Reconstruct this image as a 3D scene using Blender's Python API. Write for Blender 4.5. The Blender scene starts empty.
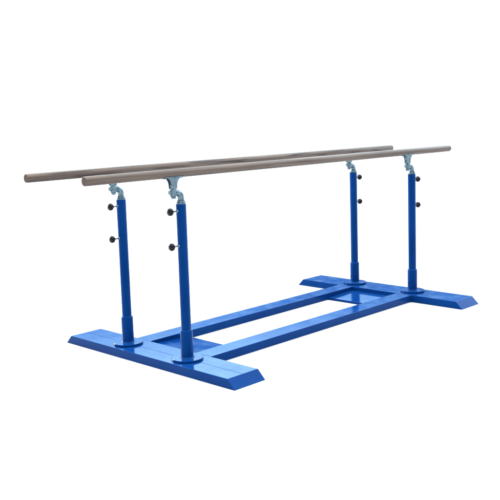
import bpy, bmesh, math, random
from mathutils import Vector, Matrix

random.seed(4)
scene = bpy.context.scene
col = scene.collection
PI = math.pi

# ------------------------------------------------------------------ materials
def new_mat(name):
    m = bpy.data.materials.new(name)
    m.use_nodes = True
    nt = m.node_tree
    b = nt.nodes['Principled BSDF']
    return m, nt, b

def node(nt, t, **kw):
    n = nt.nodes.new(t)
    for k, v in kw.items():
        setattr(n, k, v)
    return n

def noise(nt, vec, scale, detail=3.0, rough=0.5):
    n = node(nt, 'ShaderNodeTexNoise')
    n.inputs['Scale'].default_value = scale
    n.inputs['Detail'].default_value = detail
    n.inputs['Roughness'].default_value = rough
    if vec is not None:
        nt.links.new(vec, n.inputs['Vector'])
    return n

def maprange(nt, val, a, b, c, d):
    n = node(nt, 'ShaderNodeMapRange')
    nt.links.new(val, n.inputs['Value'])
    for k, v in (('From Min', a), ('From Max', b), ('To Min', c), ('To Max', d)):
        n.inputs[k].default_value = v
    return n.outputs['Result']

def mix(nt, fac, a, b, mode='MIX'):
    n = node(nt, 'ShaderNodeMix', data_type='RGBA', blend_type=mode)
    if isinstance(fac, (int, float)):
        n.inputs[0].default_value = fac
    else:
        nt.links.new(fac, n.inputs[0])
    for i, v in ((6, a), (7, b)):
        if isinstance(v, tuple):
            n.inputs[i].default_value = v
        else:
            nt.links.new(v, n.inputs[i])
    return n.outputs[2]

def rgba(r, g, b):
    return (r, g, b, 1.0)

def blue_paint():
    m, nt, b = new_mat('blue_enamel_paint')
    geo = node(nt, 'ShaderNodeNewGeometry')
    P = geo.outputs['Position']
    big = noise(nt, P, 3.0, 3.0)
    c = mix(nt, maprange(nt, big.outputs['Fac'], .35, .65, 0, 1), rgba(*BLUE_A), rgba(*BLUE_B))
    scuff = noise(nt, P, 34.0, 6.0, .65)
    sf = maprange(nt, scuff.outputs['Fac'], .66, .74, 0, .35)
    c = mix(nt, sf, c, rgba(.006, .05, .20))
    nt.links.new(c, b.inputs['Base Color'])
    b.inputs['IOR'].default_value = PAINT_IOR
    b.inputs['Specular Tint'].default_value = rgba(.05, .35, 1.0)
    r = maprange(nt, noise(nt, P, 9.0, 4.0).outputs['Fac'], .3, .7, .05, .14)
    nt.links.new(r, b.inputs['Roughness'])
    dust = maprange(nt, noise(nt, P, 15.0, 8.0, .7).outputs['Fac'], .50, .66, 0, .07)
    add = node(nt, 'ShaderNodeMath', operation='ADD')
    nt.links.new(r, add.inputs[0]); nt.links.new(dust, add.inputs[1])
    nt.links.new(add.outputs[0], b.inputs['Roughness'])
    wob = noise(nt, P, 7.0, 2.0)
    peel = noise(nt, P, 420.0, 2.0)
    b1 = node(nt, 'ShaderNodeBump'); b1.inputs['Strength'].default_value = .09; b1.inputs['Distance'].default_value = .004
    nt.links.new(wob.outputs['Fac'], b1.inputs['Height'])
    b2 = node(nt, 'ShaderNodeBump'); b2.inputs['Strength'].default_value = .08; b2.inputs['Distance'].default_value = .0006
    nt.links.new(peel.outputs['Fac'], b2.inputs['Height'])
    nt.links.new(b1.outputs['Normal'], b2.inputs['Normal'])
    nt.links.new(b2.outputs['Normal'], b.inputs['Normal'])
    return m

def zinc():
    m, nt, b = new_mat('blue_grey_galvanised_steel')
    geo = node(nt, 'ShaderNodeNewGeometry')
    n = noise(nt, geo.outputs['Position'], 60.0, 4.0)
    c = mix(nt, maprange(nt, n.outputs['Fac'], .3, .7, 0, 1), rgba(.075, .12, .155), rgba(.205, .285, .335))
    nt.links.new(c, b.inputs['Base Color'])
    b.inputs['Metallic'].default_value = .95
    nt.links.new(maprange(nt, n.outputs['Fac'], .3, .7,   .16, .34), b.inputs['Roughness'])
    return m

def plastic():
    m, nt, b = new_mat('black_knob_plastic')
    geo = node(nt, 'ShaderNodeNewGeometry')
    n = noise(nt, geo.outputs['Position'], 160.0, 3.0)
    nt.links.new(mix(nt, n.outputs['Fac'], rgba(.002, .002, .004), rgba(.007, .007, .011)), b.inputs['Base Color'])
    b.inputs['Roughness'].default_value = .3
    b.inputs['IOR'].default_value = 1.3
    return m

def wood(name, streaky):
    m, nt, b = new_mat(name)
    geo = node(nt, 'ShaderNodeNewGeometry')
    def stretched(sx, s):
        mp = node(nt, 'ShaderNodeMapping')
        mp.inputs['Scale'].default_value = (sx, s, s)
        nt.links.new(geo.outputs['Position'], mp.inputs['Vector'])
        return mp.outputs['Vector']
    g1 = noise(nt, stretched(2.2, 120), 1.0, 5.0, .6)
    g2 = noise(nt, stretched(1.3, 22), 1.0, 4.0, .55)
    g3 = noise(nt, stretched(3.0, 75), 1.0, 3.0, .5)
    c = mix(nt, maprange(nt, g1.outputs['Fac'], .3, .7, 0, 1), rgba(*WOOD_A), rgba(*WOOD_B))
    c = mix(nt, maprange(nt, g2.outputs['Fac'], .35, .68, 0, .6), c, rgba(*WOOD_C))
    c = mix(nt, maprange(nt, g3.outputs['Fac'], .60 - .07 * streaky, .66 - .06 * streaky, 0, .5 + .38 * streaky), c, rgba(.020, .011, .011))  # dark streaks along the grain, more and darker on the rear rail
    nt.links.new(c, b.inputs['Base Color'])
    nt.links.new(maprange(nt, g2.outputs['Fac'], .3, .7,   .36, .5), b.inputs['Roughness'])
    b.inputs['Specular IOR Level'].default_value = .42
    bp = node(nt, 'ShaderNodeBump'); bp.inputs['Strength'].default_value = .2; bp.inputs['Distance'].default_value = .001
    nt.links.new(g1.outputs['Fac'], bp.inputs['Height'])
    nt.links.new(bp.outputs['Normal'], b.inputs['Normal'])
    return m

def end_grain():
    m, nt, b = new_mat('reddish_end_grain')
    geo = node(nt, 'ShaderNodeNewGeometry')
    n = noise(nt, geo.outputs['Position'], 110.0, 4.0)
    nt.links.new(mix(nt, n.outputs['Fac'], rgba(.040, .022, .016), rgba(.105, .062, .047)), b.inputs['Base Color'])
    b.inputs['Roughness'].default_value = .7
    return m

def white_floor():
    m, nt, b = new_mat('matt_white_floor')
    geo = node(nt, 'ShaderNodeNewGeometry')
    n = noise(nt, geo.outputs['Position'], 1.2, 4.0)
    nt.links.new(mix(nt, n.outputs['Fac'], rgba(FLOOR*.985, FLOOR*.985, FLOOR*.985), rgba(FLOOR, FLOOR, FLOOR)), b.inputs['Base Color'])
    b.inputs['Roughness'].default_value = .9
    b.inputs['Specular IOR Level'].default_value = .1
    return m

BLUE_A = (.0018, .029, .146)
BLUE_B = (.0028, .037, .170)
PAINT_IOR = 1.22
WOOD_A = (.086, .060, .046)
WOOD_B = (.172, .130, .104)
WOOD_C = (.052, .032, .025)
FLOOR = .50
M_BLUE, M_ZINC, M_BLACK, M_WOOD, M_END, M_FLOOR = blue_paint(), zinc(), plastic(), (wood('taupe_wood', 0), wood('streaky_taupe_wood', 1)), end_grain(), white_floor()

# ------------------------------------------------------------------ mesh helpers
def link(name, bm, mats, parent=None, loc=(0, 0, 0), bevel=0.0, seg=2, angle=38, smooth=35, flat=False):
    bmesh.ops.remove_doubles(bm, verts=bm.verts, dist=1e-6)
    bmesh.ops.recalc_face_normals(bm, faces=bm.faces)
    me = bpy.data.meshes.new(name)
    bm.to_mesh(me); bm.free()
    for m in (mats if isinstance(mats, (list, tuple)) else [mats]):
        me.materials.append(m)
    me.polygons.foreach_set('use_smooth', [True] * len(me.polygons))
    me.set_sharp_from_angle(angle=math.radians(smooth))
    o = bpy.data.objects.new(name, me)
    col.objects.link(o)
    o.location = loc
    if parent:
        o.parent = parent
    if bevel:
        bv = o.modifiers.new('bevel', 'BEVEL')
        bv.width = bevel; bv.segments = seg; bv.limit_method = 'ANGLE'
        bv.angle_limit = math.radians(angle); bv.harden_normals = False
    if flat:
        wn = o.modifiers.new('weighted_normal', 'WEIGHTED_NORMAL')
        wn.mode = 'FACE_AREA'; wn.weight = 100; wn.keep_sharp = True
    return o

def loft(bm, rings, closed=True, cap=True, mat=0):
    vs = [[bm.verts.new(p) for p in r] for r in rings]
    n = len(vs[0]); fs = []
    for a, b in zip(vs[:-1], vs[1:]):
        for i in range(n if closed else n - 1):
            j = (i + 1) % n
            fs.append(bm.faces.new((a[i], a[j], b[j], b[i])))
    if cap:
        fs.append(bm.faces.new(list(reversed(vs[0])))); fs.append(bm.faces.new(vs[-1]))
    for f in fs:
        f.material_index = mat
    return fs

def lathe(bm, prof, n=40, origin=(0, 0, 0), axis='z', mat=0):
    """prof = [(radius, along axis)], solid of revolution"""
    rings = []
    for r, h in prof:
        ring = []
        for i in range(n):
            a = 2 * PI * i / n
            x, y = r * math.cos(a), r * math.sin(a)
            p = {'z': (x, y, h), 'x': (h, x, y), '-x': (-h, x, -y)}[axis]
            ring.append(Vector(p) + Vector(origin))
        rings.append(ring)
    return loft(bm, rings, mat=mat)

def tube(bm, pts, radii, n=28, mat=0):
    rings = []
    for i, p in enumerate(pts):
        a = pts[max(i - 1, 0)]; b = pts[min(i + 1, len(pts) - 1)]
        t = (Vector(b) - Vector(a)).normalized()
        s = Vector((0, 1, 0)); u = s.cross(t).normalized()
        rings.append([Vector(p) + radii[i] * (math.cos(2*PI*k/n) * s + math.sin(2*PI*k/n) * u) for k in range(n)])
    return loft(bm, rings, mat=mat)

def prism_xz(bm, pts, y0, y1, mat=0):
    return loft(bm, [[(x, y0, z) for x, z in pts], [(x, y1, z) for x, z in pts]], mat=mat)

def round_box_profile(hw, h, r, z0=0.0, groove=False, seg=4):
    """closed section (u, z), rounded top corners, small radius at the bottom, optional weld seam along the top"""
    pts = []
    rb = r * .5
    def arc(cx, cz, rr, a0, a1):
        for i in range(seg + 1):
            a = a0 + (a1 - a0) * i / seg
            pts.append((cx + rr * math.cos(a), cz + rr * math.sin(a)))
    arc(hw - rb, z0 + rb, rb, -PI/2, 0)
    arc(hw - r, z0 + h - r, r, 0, PI/2)
    if groove:
        pts.extend([(.0018, z0 + h), (.0006, z0 + h - .0010), (-.0006, z0 + h - .0010), (-.0018, z0 + h)])
    arc(-hw + r, z0 + h - r, r, PI/2, PI)
    arc(-hw + rb, z0 + rb, rb, PI, 3*PI/2)
    return pts

# ------------------------------------------------------------------ dimensions (metres)
PX = 1.15           # posts at x = +-PX
PY = .2746          # posts at y = +-PY
H = .0528           # crossbeam height
HW = .1172          # crossbeam half width
HL, BEV = .7746, .0536
BEAM_Y, BEAM_HW = .2753, .067
POST_TOP = .9466
BAR_Z, BAR_R = 1.1202, .025
OFF = .053          # swivel necks carry the bars this far towards -x

root = bpy.data.objects.new('parallel_bars', None)
root.empty_display_size = .3
col.objects.link(root)
root['label'] = 'blue steel gymnastic parallel bars with two wooden rails standing on a white floor'
root['category'] = 'parallel bars'

# ------------------------------------------------------------------ base
def make_crossbeam(x):
    bm = bmesh.new()
    prof = round_box_profile(HW, H, .0035, groove=True)
    def ring(s):
        return [(u, s * (HL - BEV * z / H), z) for u, z in prof]
    loft(bm, [ring(-1), ring(1)])
    return link('crossbeam', bm, M_BLUE, root, (x, 0, 0), bevel=.0032, seg=3, angle=42, smooth=32, flat=True)

cb = [make_crossbeam(-PX), make_crossbeam(PX - .0066)]

x0, x1 = -PX + HW + .0008, PX - .0066 - HW - .0008
for s in (-1, 1):
    bm = bmesh.new()
    prof = round_box_profile(BEAM_HW, H - .0012, .0035)
    loft(bm, [[(x0, u, z) for u, z in prof], [(x1, u, z) for u, z in prof]])
    lb = link('long_beam', bm, M_BLUE, root, (0, s * BEAM_Y, 0), smooth=32, flat=True)
    for xe, d in ((x0, 1), (x1, -1)):                 # lumpy weld beads up both sides and across the top of each joint
        bm = bmesh.new()
        path = [(u, z) for u, z in [(-BEAM_HW - .001, .003 + .0465 * i / 12) for i in range(13)]
                + [(-BEAM_HW + 2 * BEAM_HW * i / 32, H - .0012) for i in range(1, 32)]
                + [(BEAM_HW + .001, .0495 - .0465 * i / 12) for i in range(13)]]
        rings = []
        for i, (u, z) in enumerate(path):
            top = 12 < i < 44
            r = (.0016 if top else .0034) * (1 + .22 * math.sin(i * 2.1) + random.uniform(-.1, .1))
            c = Vector((xe + d * .0004, u, z))
            du = Vector((0, 0, 1)) if top else Vector((0, -1 if u < 0 else 1, 0))
            rings.append([c + Vector((1, 0, 0)) * r * 1.3 * math.cos(a) + du * r * math.sin(a) for a in [2 * PI * q / 8 for q in range(8)]])
        loft(bm, rings)
        link('weld_bead', bm, M_BLUE, lb, smooth=70)

py = BEAM_Y - BEAM_HW - .0008
PLATE = .43
for a, b, za, zb in ((x0, -PX + PLATE, .034, .018), (PX - PLATE, x1, .018, .0245)):   # sheets fall gently from the crossbeam
    bm = bmesh.new()
    loft(bm, [[(a, -py, .001), (a, py, .001), (a, py, za), (a, -py, za)], [(b, -py, .001), (b, py, .001), (b, py, zb), (b, -py, zb)]])
    link('gusset_plate', bm, M_BLUE, root, bevel=.0015, seg=2, flat=True)

# ------------------------------------------------------------------ posts
def make_post(x, y, side):
    POST_TOP = .9466 if side < 0 else .9525   # far pair is screwed out a little further
    bm = bmesh.new()
    R = .0288
    lathe(bm, [(R - .004, .1), (R, .1), (R, POST_TOP - .002), (R - .002, POST_TOP), (.012, POST_TOP)], 48)
    post = link('post', bm, M_BLUE, root, (x, y, 0), smooth=40)

    bm = bmesh.new()                                  # round foot flange with its weld fillet
    lathe(bm, [(.05, H + .0006), (.0895, H + .0006), (.0915, H + .0026), (.0915, H + .0105), (.0895, H + .0125), (.0376, H + .0125)], 64)
    lathe(bm, [(.0365, H + .0115), (.0425, H + .0132), (.0395, H + .0152), (.0372, H + .0195), (.0362, H + .0195)], 48)
    link('flange', bm, M_BLUE, post, smooth=30)

    bm = bmesh.new()                                  # socket sleeve
    lathe(bm, [(.030, H + .0127), (.036, H + .0127), (.036, .217), (.0352, .2215), (.0325, .2258), (.0290, .2275)], 48)
    link('sleeve', bm, M_BLUE, post, smooth=38)

    for z in (.908, .712):                            # clamping screws with black mushroom grips
        bm = bmesh.new()
        ax = '-x' if side < 0 else 'x'
        lathe(bm, [(.0095, .026), (.0095, .034), (.0085, .035), (.0046, .0352)], 6, (0, 0, z), ax, mat=1)
        lathe(bm, [(.0045, .034), (.0045, .0625)], 16, (0, 0, z), ax, mat=1)
        lathe(bm, [(.0050, .0590), (.0078, .0602), (.0098, .0650), (.0160, .0690), (.0204, .0742), (.0217, .0800), (.0213, .0852), (.0188, .0908), (.0130, .0940), (.0070, .0958), (.0020, .0963)], 32, (0, 0, z), ax, mat=0)
        link('knob', bm, [M_BLACK, M_ZINC], post, smooth=50)

    bm = bmesh.new()                                  # steel collar on the tube end
    lathe(bm, [(.016, POST_TOP + .0004), (.0262, POST_TOP + .0004), (.0268, POST_TOP + .002), (.0268, POST_TOP + .009), (.0235, POST_TOP + .014), (.0222, POST_TOP + .021), (.0165, POST_TOP + .0235)], 40)
    link('collar', bm, M_ZINC, post, smooth=35)

    bm = bmesh.new()                                  # bent swivel neck ending in an eye
    zc, rr = 1.013, .034
    pts = [(0, 0, POST_TOP + .018), (0, 0, POST_TOP + .024)]
    for i in range(11):
        a = (PI / 2) * i / 10
        pts.append((-rr + rr * math.cos(a), 0, zc - rr + rr * math.sin(a)))
    pts.append((-.042, 0, zc)); 
    radii = [.0192, .0190] + [.0186 - .0014 * i / 10 for i in range(11)] + [.0168]
    tube(bm, pts, radii)
    lathe(bm, [(.0165, zc - .0225), (.0188, zc - .0205), (.0188, zc + .0175), (.0170, zc + .0195)], 32, (-OFF, 0, 0))
    lathe(bm, [(.0120, .0165 + OFF), (.0125, .0180 + OFF), (.0125, .0262 + OFF), (.0108, .0280 + OFF)], 24, (0, 0, zc + .003), '-x')
    lathe(bm, [(.0128, zc - .0335), (.0142, zc - .0315), (.0142, zc - .0236), (.0128, zc - .0224)], 6, (-OFF, 0, 0))
    link('swivel_neck', bm, M_ZINC, post, smooth=40)
    return post

for x, s in ((-PX, -1), (PX, 1)):
    for y in (-PY, PY):
        make_post(x, y, s)

# ------------------------------------------------------------------ rails
BX0, BX1 = -1.7869, 1.6803
def make_rail(y):
    bm = bmesh.new()
    n = 40
    ry = .0228
    def ring(x, k):
        return [(x, k * ry * math.cos(2*PI*i/n), k * BAR_R * math.sin(2*PI*i/n)) for i in range(n)]
    ends = [(0, .90), (.0012, .955), (.0035, .988), (.007, 1.0)]
    body = 36
    rings = [ring(BX0 + d, k) for d, k in ends]
    for i in range(1, body):
        rings.append(ring(BX0 + .007 + (BX1 - BX0 - .014) * i / body, 1.0))
    rings += [ring(BX1 - d, k) for d, k in reversed(ends)]
    loft(bm, rings, cap=False)
    for x, rg in ((BX0, rings[0]), (BX1, rings[-1])):
        vs = [bm.verts.new(p) for p in rg]
        f = bm.faces.new(vs); f.material_index = 1
    rail = link('wooden_rail', bm, [M_WOOD[1 if y > 0 else 0], M_END], root, (0, y, BAR_Z), smooth=35)
    for px in (-PX - OFF, PX - OFF):
        bm = bmesh.new()
        zb = -BAR_R
        # saddle: curved strap that hugs the underside of the rail
        rings = []
        m = 14
        for L, t in ((-.070, .0030), (-.066, .0040), (.066, .0040), (.070, .0030)):
            out, inn = [], []
            for i in range(m + 1):
                a = PI + math.radians(34) + (PI - math.radians(68)) * i / m
                out.append((px + L, (ry + t) * math.cos(a), (BAR_R + t) * math.sin(a)))
                inn.append((px + L, (ry + .0003) * math.cos(a), (BAR_R + .0003) * math.sin(a)))
            rings.append(out + inn[::-1])
        loft(bm, rings)
        # two flared cheeks under the saddle, open between them
        half = []
        for i in range(13):
            t = i / 12
            half.append((.064 - .046 * math.sin(t * PI / 2) ** .8, zb + .0045 - .047 * (1 - math.cos(t * PI / 2)) - .006 * t))
        zl = half[-1][1]
        prof = [(px + u, z) for u, z in half] + [(px + .017, zl - .012), (px - .017, zl - .012)] + [(px - u, z) for u, z in reversed(half)]
        for y0, y1 in ((-.0165, -.0125), (.0125, .0165)):
            prism_xz(bm, prof, y0, y1)
        # stem block between the cheeks, and the pin that turns in the eye of the neck
        prism_xz(bm, [(px - .0135, zl - .0125), (px + .0135, zl - .0125), (px + .0135, zl + .012), (px - .0135, zl + .012)], -.0123, .0123)
        zeye = 1.013 + .0197 - BAR_Z
        lathe(bm, [(.0150, zeye), (.0155, zeye + .0015), (.0150, zl - .0128)], 28, (px, 0, 0))
        link('saddle_bracket', bm, M_ZINC, rail, bevel=.0006, seg=1, angle=50, smooth=35)
    return rail

for y in (-PY, PY):
    make_rail(y)

# ------------------------------------------------------------------ floor
bm = bmesh.new()
bmesh.ops.create_circle(bm, cap_ends=True, radius=400, segments=96)
fl = link('floor', bm, M_FLOOR)
fl['kind'] = 'structure'

# ------------------------------------------------------------------ light: world surround shaped for backdrop and reflections
world = bpy.data.worlds.new('World')
scene.world = world
world.use_nodes = True
nt = world.node_tree
bg = nt.nodes['Background']
tc = node(nt, 'ShaderNodeTexCoord')
D = tc.outputs['Generated']
sep = node(nt, 'ShaderNodeSeparateXYZ')
nt.links.new(D, sep.inputs[0])
def ramp(fac, els):
    r = node(nt, 'ShaderNodeValToRGB')
    nt.links.new(fac, r.inputs['Fac'])
    cr = r.color_ramp
    while len(cr.elements) < len(els):
        cr.elements.new(.5)
    for e, (p, c) in zip(cr.elements, els):
        e.position = p; e.color = (*c, 1) if isinstance(c, tuple) else (c, c, c, 1)
    return r.outputs['Color']
SUR = 6.0
k = 1 / SUR
# elevation profile of the back half: white backdrop, dim gap and pale blue band added for reflections, bright zenith
front = ramp(sep.outputs['Z'], [(0, 1.12*k), (.145, 1.12*k), (.156, (.12*k, .32*k, .70*k)), (.214, (.16*k, .40*k, .86*k)), (.244, (.55*k, 1.15*k, 1.95*k)),
                               (.290, (3.0*k, 4.9*k, 6.0*k)), (.42, (3.2*k, 4.8*k, 6.0*k)), (.58, 2.4*k), (1, 5.4*k)])
# behind the camera: world darkened to keep camera-facing sides dark, same bright zenith
back = ramp(sep.outputs['Z'], [(0, .12*k), (.25, .18*k), (.5, .9*k), (.7, 3.0*k), (1, 5.4*k)])
dot = node(nt, 'ShaderNodeVectorMath', operation='DOT_PRODUCT')
nt.links.new(D, dot.inputs[0])
dot.inputs[1].default_value = (math.cos(math.radians(44)), math.sin(math.radians(44)), 0)
mr = node(nt, 'ShaderNodeMapRange', interpolation_type='SMOOTHSTEP')
nt.links.new(dot.outputs['Value'], mr.inputs['Value'])
mr.inputs['From Min'].default_value = -.15; mr.inputs['From Max'].default_value = .35
nt.links.new(mix(nt, mr.outputs['Result'], back, front), bg.inputs['Color'])
bg.inputs['Strength'].default_value = SUR

# tall area lamp added at the left to lighten the post edges
la = bpy.data.lights.new('added_side_lamp', 'AREA')
la.shape = 'RECTANGLE'; la.size = 1.6; la.size_y = 3.0
la.energy = 520; la.color = (1.0, .98, .95)
lo = bpy.data.objects.new('added_side_lamp', la)
col.objects.link(lo)
lo.location = (-1.2, 6.5, 2.1)
lo.rotation_euler = (Vector((0, 0, .7)) - lo.location).to_track_quat('-Z', 'Y').to_euler()

# ------------------------------------------------------------------ camera
cam = bpy.data.cameras.new('camera')
co = bpy.data.objects.new('camera', cam)
col.objects.link(co)
yaw, pit, rol = (math.radians(a) for a in (44.3358, -7.414, -1.8056))
F = Vector((math.cos(yaw) * math.cos(pit), math.sin(yaw) * math.cos(pit), math.sin(pit)))
R = Vector((math.sin(yaw), -math.cos(yaw), 0)); U = R.cross(F)
R2 = R * math.cos(rol) + U * math.sin(rol); U2 = -R * math.sin(rol) + U * math.cos(rol)
mw = Matrix((R2, U2, -F)).transposed().to_4x4()
mw.translation = Vector((-4.2297, -3.8306, 1.4175))
co.matrix_world = mw
cam.sensor_width = 36; cam.sensor_fit = 'HORIZONTAL'
cam.lens = 36 * 842.436 / 500
cam.shift_x = -(251.645 - 250) / 500
cam.shift_y = (226.301 - 250) / 500
cam.clip_start = .05; cam.clip_end = 2000
scene.camera = co

scene.view_settings.view_transform = 'Standard'
scene.view_settings.look = 'None'
scene.view_settings.exposure = 0
scene.view_settings.gamma = 1
